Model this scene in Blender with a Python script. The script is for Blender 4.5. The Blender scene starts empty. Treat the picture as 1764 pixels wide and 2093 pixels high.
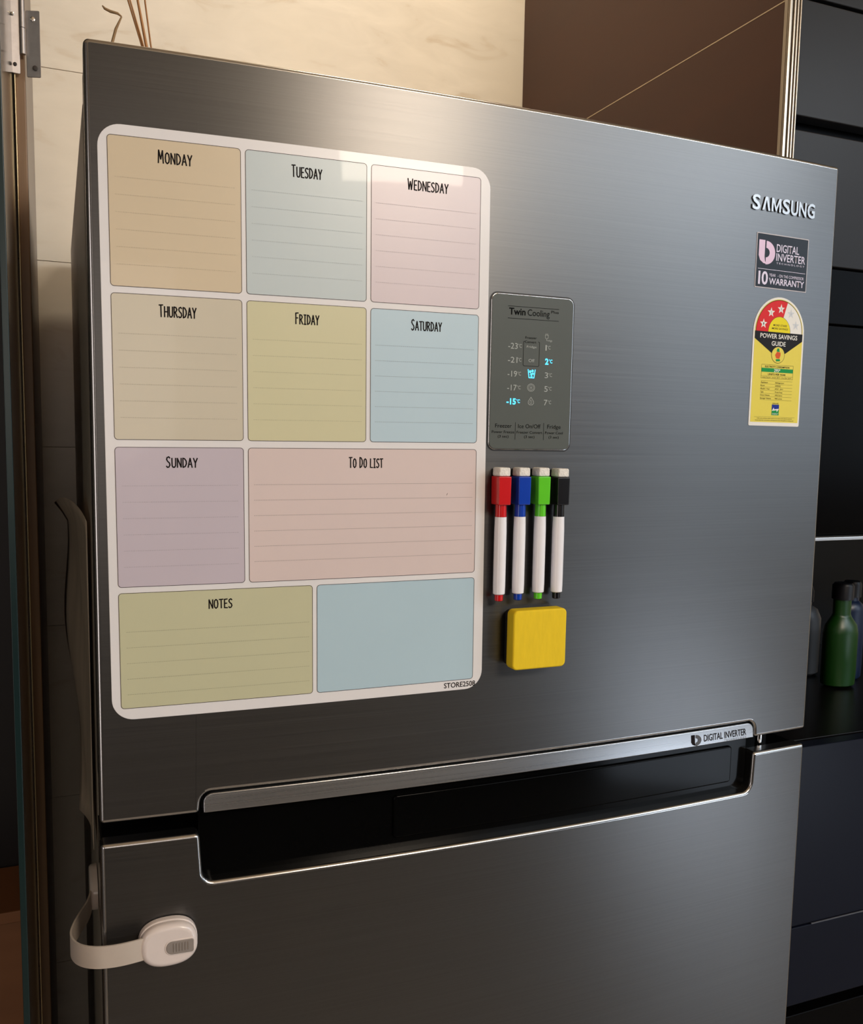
import bpy, bmesh, math, random
from mathutils import Vector, Matrix
random.seed(7)
scene = bpy.context.scene
COL = scene.collection
Z0 = 1.78                     # height of the top edge of the fridge door above the floor
W = .675                      # fridge width
SAG = .012                    # bulge of the door fronts

# ------------------------------------------------------------------ camera
def make_camera():
    f = 1842.42
    rx, ry, rz = 0.10351988, -0.38906652, 0.01674659
    cx, cy, cz = -0.02292167, 0.26589676, -0.67769181
    Rx = Matrix(((1,0,0),(0,math.cos(rx),-math.sin(rx)),(0,math.sin(rx),math.cos(rx))))
    Ry = Matrix(((math.cos(ry),0,math.sin(ry)),(0,1,0),(-math.sin(ry),0,math.cos(ry))))
    Rz = Matrix(((math.cos(rz),-math.sin(rz),0),(math.sin(rz),math.cos(rz),0),(0,0,1)))
    R = Rz @ Rx @ Ry                                  # (right, down, forward) -> camera (right, down, forward)
    A = Matrix(((1,0,0),(0,0,-1),(0,1,0)))            # world xyz -> right, down, forward
    F = Matrix(((1,0,0),(0,-1,0),(0,0,-1)))           # to Blender camera axes
    M = (F @ R @ A).transposed()
    cd = bpy.data.cameras.new('camera'); co = bpy.data.objects.new('camera', cd); COL.objects.link(co)
    co.matrix_world = Matrix.Translation((cx, cz, Z0 - cy)) @ M.to_4x4()
    cd.sensor_fit = 'VERTICAL'; cd.sensor_height = 24; cd.sensor_width = 24*1764/2093
    cd.lens = f*24/2093
    cd.shift_x = (882-870.632)/2093; cd.shift_y = (1091.382-1046.5)/2093
    cd.clip_start = .02; cd.clip_end = 50
    scene.camera = co
make_camera()

# ------------------------------------------------------------------ light and exposure
scene.view_settings.view_transform = 'Standard'
scene.view_settings.look = 'None'
scene.view_settings.exposure = 0.0
scene.view_settings.gamma = 1.0
scene.view_settings.use_curve_mapping = False
world = bpy.data.worlds.new('world'); scene.world = world; world.use_nodes = True
world.node_tree.nodes['Background'].inputs[0].default_value = (.55, .6, .75, 1)
world.node_tree.nodes['Background'].inputs[1].default_value = .10

def area(name, loc, target, sx, sy, power, color):
    l = bpy.data.lights.new(name, 'AREA'); l.shape = 'RECTANGLE'; l.size = sx; l.size_y = sy
    l.energy = power; l.color = color
    o = bpy.data.objects.new(name, l); COL.objects.link(o); o.location = loc
    o.rotation_euler = (Vector(target)-Vector(loc)).to_track_quat('-Z', 'Y').to_euler()
    return o
area('ceiling_lamp', (.95, -2.25, 2.62), (.3, .3, 1.4), .52, .52, 31, (1, .86, .70))        # main lamp, behind and right of the camera
area('ceiling_tube', (2.10, -2.05, 2.66), (.5, .1, 1.5), 1.5, .25, 22, (.80, .90, 1))        # cool tube further right
area('window_daylight', (2.76, -1.75, 1.95), (.6, .0, 1.4), 1.6, 1.1, 13, (.70, .84, 1))      # high window in the right wall
area('right_fill', (2.76, -1.95, .30), (.9, -.6, 0), 1.5, .55, 19, (.74, .85, 1))             # added low fill, brightens the steel lower right
area('rear_fill', (-.20, -2.95, 1.7), (0, 0, 1.2), .5, .9, 4.5, (1, .88, .80))           # added dim fill behind the camera for the gap left of the fridge
area('left_fill', (-1.5, -1.1, 1.35), (0, .1, 1.3), .7, 1.6, 9, (1, .90, .86))               # added fill from the left for the fridge side and the sheet
area('counter_lamp', (.50, .10, 2.70), (.60, .70, 2.05), .32, .12, 5.0, (1, .86, .66))          # warm strip above the fridge

# ------------------------------------------------------------------ materials
def lin(c):
    c = c/255
    return c/12.92 if c <= .04045 else ((c+.055)/1.055)**2.4
def rgb(r, g, b): return (lin(r), lin(g), lin(b), 1)
MATS = {}
def mat(name, col, rough=.5, metal=0, spec=.5, emit=None, estr=0, noise=None, coat=0):
    """plain principled material with an optional fine procedural mottling and bump"""
    if name in MATS: return MATS[name]
    m = bpy.data.materials.new(name); m.use_nodes = True; MATS[name] = m
    nt = m.node_tree; b = nt.nodes['Principled BSDF']
    b.inputs['Base Color'].default_value = col
    b.inputs['Roughness'].default_value = rough
    b.inputs['Metallic'].default_value = metal
    b.inputs['Specular IOR Level'].default_value = spec
    b.inputs['Coat Weight'].default_value = coat
    if emit:
        b.inputs['Emission Color'].default_value = emit; b.inputs['Emission Strength'].default_value = estr
    if noise:
        sc, amt, bump = noise
        tc = nt.nodes.new('ShaderNodeTexCoord'); mp = nt.nodes.new('ShaderNodeMapping')
        s3 = sc if isinstance(sc, tuple) else (sc, sc, sc)
        mp.inputs['Scale'].default_value = s3
        n = nt.nodes.new('ShaderNodeTexNoise'); n.inputs['Scale'].default_value = 1; n.inputs['Detail'].default_value = 4
        nt.links.new(tc.outputs['Object'], mp.inputs['Vector']); nt.links.new(mp.outputs[0], n.inputs['Vector'])
        if amt:
            mx = nt.nodes.new('ShaderNodeMixRGB'); mx.blend_type = 'MULTIPLY'; mx.inputs[0].default_value = 1
            mx.inputs[1].default_value = col
            rp = nt.nodes.new('ShaderNodeMapRange'); rp.inputs['From Min'].default_value = .25; rp.inputs['From Max'].default_value = .75
            rp.inputs['To Min'].default_value = 1-amt; rp.inputs['To Max'].default_value = 1+amt*.3
            nt.links.new(n.outputs['Fac'], rp.inputs['Value']); nt.links.new(rp.outputs[0], mx.inputs[2])
            nt.links.new(mx.outputs[0], b.inputs['Base Color'])
        if bump:
            bp = nt.nodes.new('ShaderNodeBump'); bp.inputs['Strength'].default_value = bump; bp.inputs['Distance'].default_value = .001
            nt.links.new(n.outputs['Fac'], bp.inputs['Height']); nt.links.new(bp.outputs[0], b.inputs['Normal'])
    return m

def brushed(name, col, rough=.3, aniso=.6, rot=0.0, streak=.12, bump=.05, coat=0.0):
    if name in MATS: return MATS[name]
    m = bpy.data.materials.new(name); m.use_nodes = True; MATS[name] = m
    nt = m.node_tree; b = nt.nodes['Principled BSDF']
    b.inputs['Metallic'].default_value = 1
    b.inputs['Anisotropic'].default_value = aniso
    b.inputs['Anisotropic Rotation'].default_value = rot
    b.inputs['Coat Weight'].default_value = coat
    tg = nt.nodes.new('ShaderNodeTangent'); tg.direction_type = 'UV_MAP'; tg.uv_map = 'UVMap'
    nt.links.new(tg.outputs[0], b.inputs['Tangent'])
    tc = nt.nodes.new('ShaderNodeTexCoord'); mp = nt.nodes.new('ShaderNodeMapping'); mp.inputs['Scale'].default_value = (5, 5, 1300)
    n = nt.nodes.new('ShaderNodeTexNoise'); n.inputs['Scale'].default_value = 1; n.inputs['Detail'].default_value = 3
    nt.links.new(tc.outputs['Object'], mp.inputs['Vector']); nt.links.new(mp.outputs[0], n.inputs['Vector'])
    r1 = nt.nodes.new('ShaderNodeMapRange'); r1.inputs['From Min'].default_value = .25; r1.inputs['From Max'].default_value = .75
    r1.inputs['To Min'].default_value = 1-streak; r1.inputs['To Max'].default_value = 1+streak*.5
    nt.links.new(n.outputs['Fac'], r1.inputs['Value'])
    mx = nt.nodes.new('ShaderNodeMixRGB'); mx.blend_type = 'MULTIPLY'; mx.inputs[0].default_value = 1; mx.inputs[1].default_value = col
    nt.links.new(r1.outputs[0], mx.inputs[2]); nt.links.new(mx.outputs[0], b.inputs['Base Color'])
    r2 = nt.nodes.new('ShaderNodeMapRange'); r2.inputs['To Min'].default_value = rough-.03; r2.inputs['To Max'].default_value = rough+.03
    nt.links.new(n.outputs['Fac'], r2.inputs['Value']); nt.links.new(r2.outputs[0], b.inputs['Roughness'])
    bp = nt.nodes.new('ShaderNodeBump'); bp.inputs['Strength'].default_value = bump; bp.inputs['Distance'].default_value = .0004
    nt.links.new(n.outputs['Fac'], bp.inputs['Height']); nt.links.new(bp.outputs[0], b.inputs['Normal'])
    return m

def marble(name):
    m = bpy.data.materials.new(name); m.use_nodes = True
    nt = m.node_tree; b = nt.nodes['Principled BSDF']; b.inputs['Roughness'].default_value = .3
    tc = nt.nodes.new('ShaderNodeTexCoord'); mp = nt.nodes.new('ShaderNodeMapping')
    mp.inputs['Scale'].default_value = (9, 5, 26); mp.inputs['Rotation'].default_value = (0, .12, 0)
    n = nt.nodes.new('ShaderNodeTexNoise'); n.inputs['Scale'].default_value = 1.3; n.inputs['Detail'].default_value = 9; n.inputs['Distortion'].default_value = .8
    rp = nt.nodes.new('ShaderNodeValToRGB'); e = rp.color_ramp.elements
    e[0].position = .30; e[0].color = rgb(214, 201, 182); e[1].position = .40; e[1].color = rgb(226, 218, 204)
    x = e.new(.7); x.color = rgb(236, 228, 214)
    nt.links.new(tc.outputs['Object'], mp.inputs['Vector']); nt.links.new(mp.outputs[0], n.inputs['Vector'])
    nt.links.new(n.outputs['Fac'], rp.inputs[0])
    # veins only where a slow mask is high
    n2 = nt.nodes.new('ShaderNodeTexNoise'); n2.inputs['Scale'].default_value = 2.2; n2.inputs['Detail'].default_value = 2
    nt.links.new(tc.outputs['Object'], n2.inputs['Vector'])
    mr = nt.nodes.new('ShaderNodeMapRange'); mr.inputs['From Min'].default_value = .42; mr.inputs['From Max'].default_value = .62
    nt.links.new(n2.outputs['Fac'], mr.inputs['Value'])
    mx = nt.nodes.new('ShaderNodeMixRGB'); mx.inputs[1].default_value = rgb(232, 223, 206)
    nt.links.new(mr.outputs[0], mx.inputs[0]); nt.links.new(rp.outputs[0], mx.inputs[2])
    nt.links.new(mx.outputs[0], b.inputs['Base Color'])
    return m

def wood(name, c1, c2, rough=.4, scale=(60, 60, 3)):
    m = bpy.data.materials.new(name); m.use_nodes = True
    nt = m.node_tree; b = nt.nodes['Principled BSDF']; b.inputs['Roughness'].default_value = rough
    tc = nt.nodes.new('ShaderNodeTexCoord'); mp = nt.nodes.new('ShaderNodeMapping'); mp.inputs['Scale'].default_value = scale
    n = nt.nodes.new('ShaderNodeTexNoise'); n.inputs['Scale'].default_value = 1; n.inputs['Detail'].default_value = 6
    rp = nt.nodes.new('ShaderNodeValToRGB'); e = rp.color_ramp.elements
    e[0].position = .3; e[0].color = c1; e[1].position = .7; e[1].color = c2
    nt.links.new(tc.outputs['Object'], mp.inputs['Vector']); nt.links.new(mp.outputs[0], n.inputs['Vector'])
    nt.links.new(n.outputs['Fac'], rp.inputs[0]); nt.links.new(rp.outputs[0], b.inputs['Base Color'])
    return m

STEEL = brushed('brushed_steel', (.128, .125, .123, 1), .34, .52, rot=.25, streak=.08, bump=.03)
TRIM = brushed('satin_silver', (.46, .46, .465, 1), .28, .5, rot=.25, streak=.03, bump=.01)
EDGE = mat('polished_edge', (.50, .49, .48, 1), .24, 1, noise=(60, .05, 0))
BODY = mat('body_grey_paint', rgb(196, 184, 172), .35, .0, noise=(40, .03, 0))
BLACKG = mat('gloss_black_plastic', rgb(5, 5, 5), .12, spec=.05, noise=(80, .1, 0))
BLACKM = mat('dark_plastic', rgb(20, 19, 19), .5, noise=(80, .1, 0))
CHROME = mat('chrome', (.8, .8, .8, 1), .12, 1, noise=(60, .04, 0))
INK = mat('printed_black', rgb(26, 20, 20), .6, spec=.1, noise=(900, .1, 0))

# ------------------------------------------------------------------ mesh helpers
def wloc(o):
    v = Vector((0, 0, 0))
    while o is not None: v += o.location; o = o.parent
    return v
def curve_y(x):
    u = min(max(x/W, -.02), 1.02)
    return -4*SAG*u*(1-u)
def tag(o, label=None, cat=None, group=None, kind=None):
    if label: o['label'] = label
    if cat: o['category'] = cat
    if group: o['group'] = group
    if kind: o['kind'] = kind
    return o
def thing(name, loc, label, cat, group=None):
    o = bpy.data.objects.new(name, None); COL.objects.link(o); o.location = loc; o.empty_display_size = .02
    return tag(o, label, cat, group)
def finish(name, bm, m, parent=None, loc=None, smooth=True, uv=False, wn=True, label=None, angle=35):
    """bmesh in world metres -> object; vertices are stored relative to the root"""
    bmesh.ops.remove_doubles(bm, verts=bm.verts, dist=1e-6) if False else None
    bm.normal_update()
    if uv:
        ul = bm.loops.layers.uv.new('UVMap')
        for f in bm.faces:
            n = f.normal
            for l in f.loops:
                c = l.vert.co
                l[ul].uv = (c.x + c.y*.3, c.z + c.y*.5*(1 if n.z >= 0 else -1)) if abs(n.x) < .9 else (c.y, c.z)
    base = wloc(parent) if parent else Vector(loc or (0, 0, 0))
    bmesh.ops.translate(bm, verts=bm.verts, vec=-base)
    me = bpy.data.meshes.new(name); bm.to_mesh(me); bm.free()
    for mm in (m if isinstance(m, (list, tuple)) else [m]): me.materials.append(mm)
    if smooth:
        for p in me.polygons: p.use_smooth = True
        try: me.set_sharp_from_angle(angle=math.radians(angle))
        except Exception: pass
    o = bpy.data.objects.new(name, me); COL.objects.link(o)
    if parent: o.parent = parent
    else: o.location = base
    if smooth and wn:
        w = o.modifiers.new('normals', 'WEIGHTED_NORMAL'); w.keep_sharp = True; w.weight = 90
    if label: o['label'] = label
    return o

def area2(p): return .5*sum(p[i-1][0]*p[i][1]-p[i][0]*p[i-1][1] for i in range(len(p)))
def rounded(pts, rad, n=6):
    """polygon with filleted corners; rad is one number or one per corner"""
    out = []; N = len(pts)
    for i in range(N):
        r = rad[i] if isinstance(rad, (list, tuple)) else rad
        p = Vector(pts[i]).to_2d(); a = Vector(pts[i-1]).to_2d()-p; b = Vector(pts[(i+1) % N]).to_2d()-p
        la, lb = a.length, b.length; a.normalize(); b.normalize()
        if r <= 0: out.append((p.x, p.y)); continue
        ang = a.angle(b)
        t = min(r/math.tan(ang/2), la*.49, lb*.49); rr = t*math.tan(ang/2)
        c = p + (a+b).normalized()*(rr/math.sin(ang/2))
        s = p+a*t; e = p+b*t
        a0 = math.atan2(s.y-c.y, s.x-c.x); a1 = math.atan2(e.y-c.y, e.x-c.x)
        d = (a1-a0+math.pi) % (2*math.pi)-math.pi
        for k in range(n+1):
            q = a0+d*k/n; out.append((c.x+rr*math.cos(q), c.y+rr*math.sin(q)))
    return out
def inset(pts, d):
    N = len(pts); out = []
    sgn = 1 if area2(pts) > 0 else -1
    for i in range(N):
        p = Vector(pts[i]); a = (p-Vector(pts[i-1])); b = (Vector(pts[(i+1) % N])-p)
        if a.length < 1e-9: a = b
        if b.length < 1e-9: b = a
        na = Vector((-a.y, a.x)).normalized()*sgn; nb = Vector((-b.y, b.x)).normalized()*sgn
        n = na+nb
        k = max(n.length_squared/2, .35)
        out.append(tuple(p+n/k*d))
    return out
def rect(x0, z0, x1, z1): return [(x0, z0), (x1, z0), (x1, z1), (x0, z1)]
def slab_bm(bm, pts, front, back, bev=0, seg=3, curved=True, step=.015, warp=None, back_bev=0):
    """closed plate: outline pts (x, z below/above door top), front face `front` metres proud of the door surface, back at `back`"""
    if area2(pts) < 0: pts = pts[::-1]
    nb = bmesh.new()
    rings = []
    if bev > 0:
        for k in range(seg+1):
            a = math.pi/2*k/seg
            rings.append((bev*(1-math.sin(a)), front-bev*(1-math.cos(a))))
    else: rings.append((0, front))
    if back_bev > 0:
        for k in range(seg+1):
            a = math.pi/2*k/seg
            rings.append((back_bev*(1-math.cos(a)), back+back_bev*(1-math.sin(a))))
    else: rings.append((0, back))
    R = []
    for ins, off in rings:
        q = inset(pts, ins) if ins > 1e-7 else pts
        R.append([nb.verts.new((x, -off, z)) for x, z in q])
    N = len(pts)
    for a, b in zip(R, R[1:]):
        for i in range(N):
            j = (i+1) % N
            nb.faces.new((a[i], b[i], b[j], a[j]))
    nb.faces.new(R[0]); nb.faces.new(R[-1][::-1])
    bmesh.ops.recalc_face_normals(nb, faces=nb.faces)
    if curved or warp:
        xs = [v.co.x for v in nb.verts]; x = math.floor(min(xs)/step)*step+step
        while x < max(xs)-1e-5:
            if x > min(xs)+1e-5:
                bmesh.ops.bisect_plane(nb, geom=nb.verts[:]+nb.edges[:]+nb.faces[:], plane_co=(x, 0, 0), plane_no=(1, 0, 0), dist=1e-7)
            x += step
    for v in nb.verts:
        if warp: v.co = Vector(warp(v.co))
        if curved: v.co.y += curve_y(v.co.x)
        v.co.z += Z0
    me = bpy.data.meshes.new('t'); nb.to_mesh(me); nb.free(); bm.from_mesh(me); bpy.data.meshes.remove(me)
def slab(name, pts, front, back, m, parent=None, bev=0, loc=None, **k):
    em = k.pop('edge_mat', 0); uv = k.pop('uv', False); label = k.pop('label', None); smooth = k.pop('smooth', bev > 0)
    bm = bmesh.new(); slab_bm(bm, pts, front, back, bev, **k)
    if em:
        bm.normal_update()
        for f in bm.faces:
            if f.normal.y > -.985: f.material_index = em
    return finish(name, bm, m, parent, loc, smooth=smooth, uv=uv, label=label)
def flat_bm(bm, pts, off, curved=True, warp=None, mi=0):
    vs = []
    for x, z in pts:
        c = Vector((x, -off, z))
        if warp: c = Vector(warp(c))
        if curved: c.y += curve_y(c.x)
        c.z += Z0; vs.append(bm.verts.new(c))
    if area2([(p[0], p[1]) for p in pts]) < 0: vs = vs[::-1]
    try:
        f = bm.faces.new(vs); f.material_index = mi
    except Exception: pass
def box_bm(bm, x0, y0, z0, x1, y1, z1, bev=0):
    """world-space box; z relative to the door top"""
    nb = bmesh.new(); bmesh.ops.create_cube(nb, size=1)
    for v in nb.verts:
        v.co = Vector((x0+(v.co.x+.5)*(x1-x0), y0+(v.co.y+.5)*(y1-y0), Z0+z0+(v.co.z+.5)*(z1-z0)))
    if bev: bmesh.ops.bevel(nb, geom=nb.edges[:], offset=bev, segments=3, profile=.5, affect='EDGES')
    me = bpy.data.meshes.new('t'); nb.to_mesh(me); nb.free(); bm.from_mesh(me); bpy.data.meshes.remove(me)
def box(name, x0, y0, z0, x1, y1, z1, m, parent=None, bev=0, loc=None, label=None, uv=False):
    bm = bmesh.new(); box_bm(bm, x0, y0, z0, x1, y1, z1, bev)
    return finish(name, bm, m, parent, loc, smooth=bev > 0, label=label, uv=uv)
def tube_bm(bm, path, radii, n=12, flat=1.0, cap=True):
    """swept tube through world points"""
    P = [Vector(p) for p in path]; rings = []
    up = Vector((0, 1, 0)) if abs((P[1]-P[0]).normalized().y) < .9 else Vector((1, 0, 0))
    for i, p in enumerate(P):
        d = (P[min(i+1, len(P)-1)]-P[max(i-1, 0)]).normalized()
        a = d.cross(up).normalized(); b = a.cross(d).normalized(); r = radii[i] if isinstance(radii, (list, tuple)) else radii
        rings.append([bm.verts.new(p+a*r*math.cos(2*math.pi*k/n)+b*r*flat*math.sin(2*math.pi*k/n)) for k in range(n)])
    for a, b in zip(rings, rings[1:]):
        for k in range(n): bm.faces.new((a[k], a[(k+1) % n], b[(k+1) % n], b[k]))
    if cap: bm.faces.new(rings[0][::-1]); bm.faces.new(rings[-1])
    bmesh.ops.recalc_face_normals(bm, faces=bm.faces)
def lathe(name, prof, x, y, m, parent=None, n=28, loc=None, sy=1, label=None):
    """profile of (radius, z rel. door top) turned around a vertical axis"""
    bm = bmesh.new(); rings = []
    for r, z in prof:
        rings.append([bm.verts.new((x+max(r, 1e-5)*math.cos(2*math.pi*k/n), y+max(r, 1e-5)*sy*math.sin(2*math.pi*k/n), Z0+z)) for k in range(n)])
    for a, b in zip(rings, rings[1:]):
        for k in range(n): bm.faces.new((a[k], a[(k+1) % n], b[(k+1) % n], b[k]))
    bm.faces.new(rings[0][::-1]); bm.faces.new(rings[-1])
    bmesh.ops.recalc_face_normals(bm, faces=bm.faces)
    return finish(name, bm, m, parent, loc, label=label, angle=40)

# ------------------------------------------------------------------ lettering
def text_bm(bm, s, x0, zb, h, w=None, off=.0003, bold=0, warp=None, shear=0, center=False, mi=0, curved=True, thick=0, spacing=1):
    """built-in font outlines laid on the door surface; h = height of capitals, w = total width"""
    cu = bpy.data.curves.new('t', 'FONT'); cu.body = s; cu.size = 1; cu.offset = bold; cu.shear = shear; cu.space_character = spacing
    cu.resolution_u = 3; cu.extrude = thick
    ob = bpy.data.objects.new('t', cu); COL.objects.link(ob)
    dg = bpy.context.evaluated_depsgraph_get()
    me = bpy.data.meshes.new_from_object(ob.evaluated_get(dg))
    xs = [v.co.x for v in me.vertices]
    mnx, mxx = min(xs), max(xs)
    sz = h/CAP; sx = (w/(mxx-mnx)) if w else sz
    if center: x0 = x0-(mxx-mnx)*sx/2
    tmp = bmesh.new(); tmp.from_mesh(me)
    for v in tmp.verts:
        c = Vector((x0+(v.co.x-mnx)*sx, -off-v.co.z, zb+v.co.y*sz))
        if warp: c = Vector(warp(c))
        if curved: c.y += curve_y(c.x)
        c.z += Z0; v.co = c
    for f in tmp.faces: f.material_index = mi
    me2 = bpy.data.meshes.new('t'); tmp.to_mesh(me2); tmp.free(); bm.from_mesh(me2)
    bpy.data.meshes.remove(me2); bpy.data.meshes.remove(me); bpy.data.objects.remove(ob); bpy.data.curves.remove(cu)
def cap_height():
    cu = bpy.data.curves.new('t', 'FONT'); cu.body = 'H'; cu.size = 1
    ob = bpy.data.objects.new('t', cu); COL.objects.link(ob)
    me = bpy.data.meshes.new_from_object(ob.evaluated_get(bpy.context.evaluated_depsgraph_get()))
    h = max(v.co.y for v in me.vertices)
    bpy.data.objects.remove(ob); bpy.data.meshes.remove(me); bpy.data.curves.remove(cu)
    return h
CAP = cap_height()

# narrow hand-drawn capitals as single strokes (x 0..w, y 0..1)
G = {
'M': (.52, [[(.02, 0), (.07, 1), (.25, .3), (.43, .98), (.5, 0)]]),
'O': (.42, [[(.2, 1), (.06, .86), (.02, .5), (.06, .14), (.2, 0), (.35, .14), (.4, .5), (.34, .87), (.2, 1)]]),
'N': (.44, [[(.03, 0), (.03, 1), (.4, .02), (.41, 1)]]),
'D': (.42, [[(.04, 0), (.03, 1), (.2, .95), (.36, .7), (.38, .4), (.25, .1), (.04, 0)]]),
'A': (.44, [[(.01, 0), (.22, 1), (.42, 0)], [(.07, .33), (.37, .33)]]),
'Y': (.42, [[(.01, 1), (.2, .48), (.4, 1)], [(.2, .48), (.19, 0)]]),
'T': (.42, [[(.0, .98), (.42, 1)], [(.2, 1), (.22, 0)]]),
'U': (.42, [[(.02, 1), (.03, .2), (.12, .02), (.28, .02), (.38, .2), (.39, 1)]]),
'E': (.34, [[(.33, 1), (.03, .98), (.03, .02), (.34, 0)], [(.03, .52), (.27, .53)]]),
'S': (.38, [[(.35, .88), (.24, 1), (.08, .93), (.03, .74), (.14, .56), (.3, .42), (.35, .22), (.24, .03), (.1, .0), (.01, .12)]]),
'W': (.56, [[(.01, 1), (.13, 0), (.28, .75), (.42, 0), (.55, 1)]]),
'H': (.42, [[(.03, 1), (.03, 0)], [(.39, 1), (.39, 0)], [(.03, .5), (.39, .5)]]),
'R': (.42, [[(.04, 0), (.03, 1), (.24, .96), (.35, .76), (.24, .55), (.04, .48)], [(.16, .5), (.4, 0)]]),
'F': (.34, [[(.04, 0), (.03, .98), (.34, 1)], [(.03, .54), (.28, .55)]]),
'I': (.30, [[(.02, 1), (.28, 1)], [(.15, 1), (.15, 0)], [(.02, 0), (.28, 0)]]),
'L': (.34, [[(.04, 1), (.03, .02), (.34, 0)]]),
' ': (.25, []),
}
def ribbon(bm, pts, wd, off, warp=None, curved=True, mi=0):
    for (xa, za), (xb, zb) in zip(pts, pts[1:]):
        d = Vector((xb-xa, zb-za)); L = d.length
        if L < 1e-7: continue
        d /= L; n = Vector((-d.y, d.x))*wd/2; e = d*wd*.28
        flat_bm(bm, [(xa-e.x+n.x, za-e.y+n.y), (xa-e.x-n.x, za-e.y-n.y), (xb+e.x-n.x, zb+e.y-n.y), (xb+e.x+n.x, zb+e.y+n.y)], off, curved, warp, mi)
def hand_text(bm, s, xc, zb, hc, hl, width, stroke, off, warp=None):
    """s with capitals at height hc and small capitals at height hl"""
    items = []; x = 0; gap = .16
    for ch in s:
        g = G[ch.upper()]; h = hc if ch.isupper() else hl
        items.append((x, h, g)); x += (g[0]*(1.0 if ch.isupper() else .9)+gap)
    sx = width/(x-gap)
    for x0, h, g in items:
        for st in g[1]:
            ribbon(bm, [(xc-width/2+(x0+px)*sx, zb+py*h) for px, py in st], stroke, off, warp)

# ------------------------------------------------------------------ the setting
MARBLE = marble('cream_marble_tile')
GROUT = mat('grout', rgb(204, 192, 172), .8, noise=(60, .1, 0))
wall = box('wall_back', -1.6, .706, -Z0, 2.8, .80, .97, GROUT); tag(wall, kind='structure')
zs = [-1.78, -1.559, -1.304, -1.049, -.794, -.539, -.284, -.029, .226, .481, .736, .97]
for i, (a, b) in enumerate(zip(zs, zs[1:])):
    for x0, x1 in ((-1.6, -.88), (-.878, -.082), (-.08, .748), (.75, 1.60), (1.602, 2.8)):
        bm = bmesh.new(); box_bm(bm, x0, .70, a+.0004, x1, .7075, b-.0004, .0003)
        finish('wall_tile', bm, MARBLE, wall, smooth=False)
PLASTER = mat('plaster', rgb(205, 200, 190), .8, noise=(12, .06, .1))
DARKPLASTER = mat('dark_paint', rgb(70, 60, 54), .7, noise=(12, .08, .1))
FLOORM = mat('floor_tile_beige', rgb(176, 166, 154), .4, noise=(3, .2, 0))
tag(box('floor', -1.6, -3.0, -1.83, 2.8, .80, -1.78, FLOORM), kind='structure')
tag(box('ceiling', -1.6, -3.0, .97, 2.8, .80, 1.02, mat('warm_ceiling_paint', rgb(236, 208, 168), .8, noise=(12, .05, .1))), kind='structure')
tag(box('wall_left', -1.65, -3.0, -1.78, -1.6, .80, .97, DARKPLASTER), kind='structure')
tag(box('wall_front', -1.6, -3.05, -1.78, 2.8, -3.0, .97, DARKPLASTER), kind='structure')
bm = bmesh.new()                                   # right wall with a window opening
box_bm(bm, 2.8, -3.0, -1.78, 2.85, .80, -.45); box_bm(bm, 2.8, -3.0, .87, 2.85, .80, .97)
box_bm(bm, 2.8, -3.0, -.45, 2.85, -2.6, .87); box_bm(bm, 2.8, -.9, -.45, 2.85, .80, .87)
tag(finish('wall_right', bm, PLASTER, smooth=False), kind='structure')
WHITEP = mat('white_paint', rgb(225, 225, 222), .4, noise=(30, .04, 0))
bm = bmesh.new()
for a in (-2.6, -1.78, -.95): box_bm(bm, 2.8, a, -.45, 2.84, a+.05, .87)
box_bm(bm, 2.8, -2.6, -.45, 2.84, -.9, -.40); box_bm(bm, 2.8, -2.6, .82, 2.84, -.9, .87)
tag(finish('window_1', bm, WHITEP, smooth=False), kind='structure')

# wooden frame left of the fridge, hinge and dark glass door
OAK = wood('brown_wood_edge', rgb(112, 84, 58), rgb(140, 108, 78), .38, (80, 80, 4))
REDW = wood('dark_red_wood', rgb(46, 22, 14), rgb(72, 36, 22), .3, (40, 40, 3))
fr = thing('cabinet_frame', (-.045, .27, 0), 'dark brown wooden upright with a pale front edge at the far left of the fridge', 'frame')
box('side_board', -.0478, .262, -1.78, -.0410, .699, .969, REDW, fr, .0006)
box('edge_strip', -.0494, .252, -1.78, -.0412, .2618, .969, OAK, fr, .0008, label='lighter brown front edge strip')
box('highlight_strip', -.0502, .248, -1.78, -.0492, .256, .969, mat('highlight_pale', rgb(210, 190, 150), .3, .7, noise=(50, .05, 0)), fr, .0003, label='thin pale strip painted as an edge highlight')  # edge highlight put in as a pale strip
HST = mat('hinge_steel', (.42, .38, .36, 1), .5, 1, noise=(160, .12, .1))
hg = thing('butt_hinge', (-.04, .246, Z0+.053), 'steel butt hinge with screw holes at the top of the wooden upright', 'hinge')
def leaf(x0, x1, y0, y1, nm):
    """one hinge leaf, an outline in its own plane with two countersunk holes"""
    bm = bmesh.new(); zt, zb = .1135, .0535
    zt = .1105 if x0 > -.04 else .150; zb = .0535 if x0 > -.04 else .055
    slab_bm(bm, rounded(rect(x0, zb, x1, zt), .0012), .0011, 0, .0004, 2, curved=False)
    for v in bm.verts:
        t = (v.co.x-x0)/(x1-x0); v.co.y += y0+(y1-y0)*t
    return finish(nm, bm, HST, hg)
LR = leaf(-.0395, -.0277, .2480, .2440, 'hinge_leaf'); LL = leaf(-.0518, -.0448, .2465, .2475, 'hinge_leaf')
def screw(x, y, z, m, par, r=.0022):
    bm = bmesh.new()
    tube_bm(bm, [(x, y, Z0+z), (x, y-.0006, Z0+z), (x, y-.0010, Z0+z)], [r, r, r*.6], 14)
    finish('screw', bm, m, par)
BRIGHT = mat('bright_screw', (.85, .82, .78, 1), .2, 1, noise=(90, .03, 0)); DARKH = mat('screw_hole', rgb(40, 28, 22), .6, noise=(90, .1, 0))
screw(-.0335, .2450, .103, BRIGHT, LR); screw(-.0325, .2440, .0610, DARKH, LR)
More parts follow.
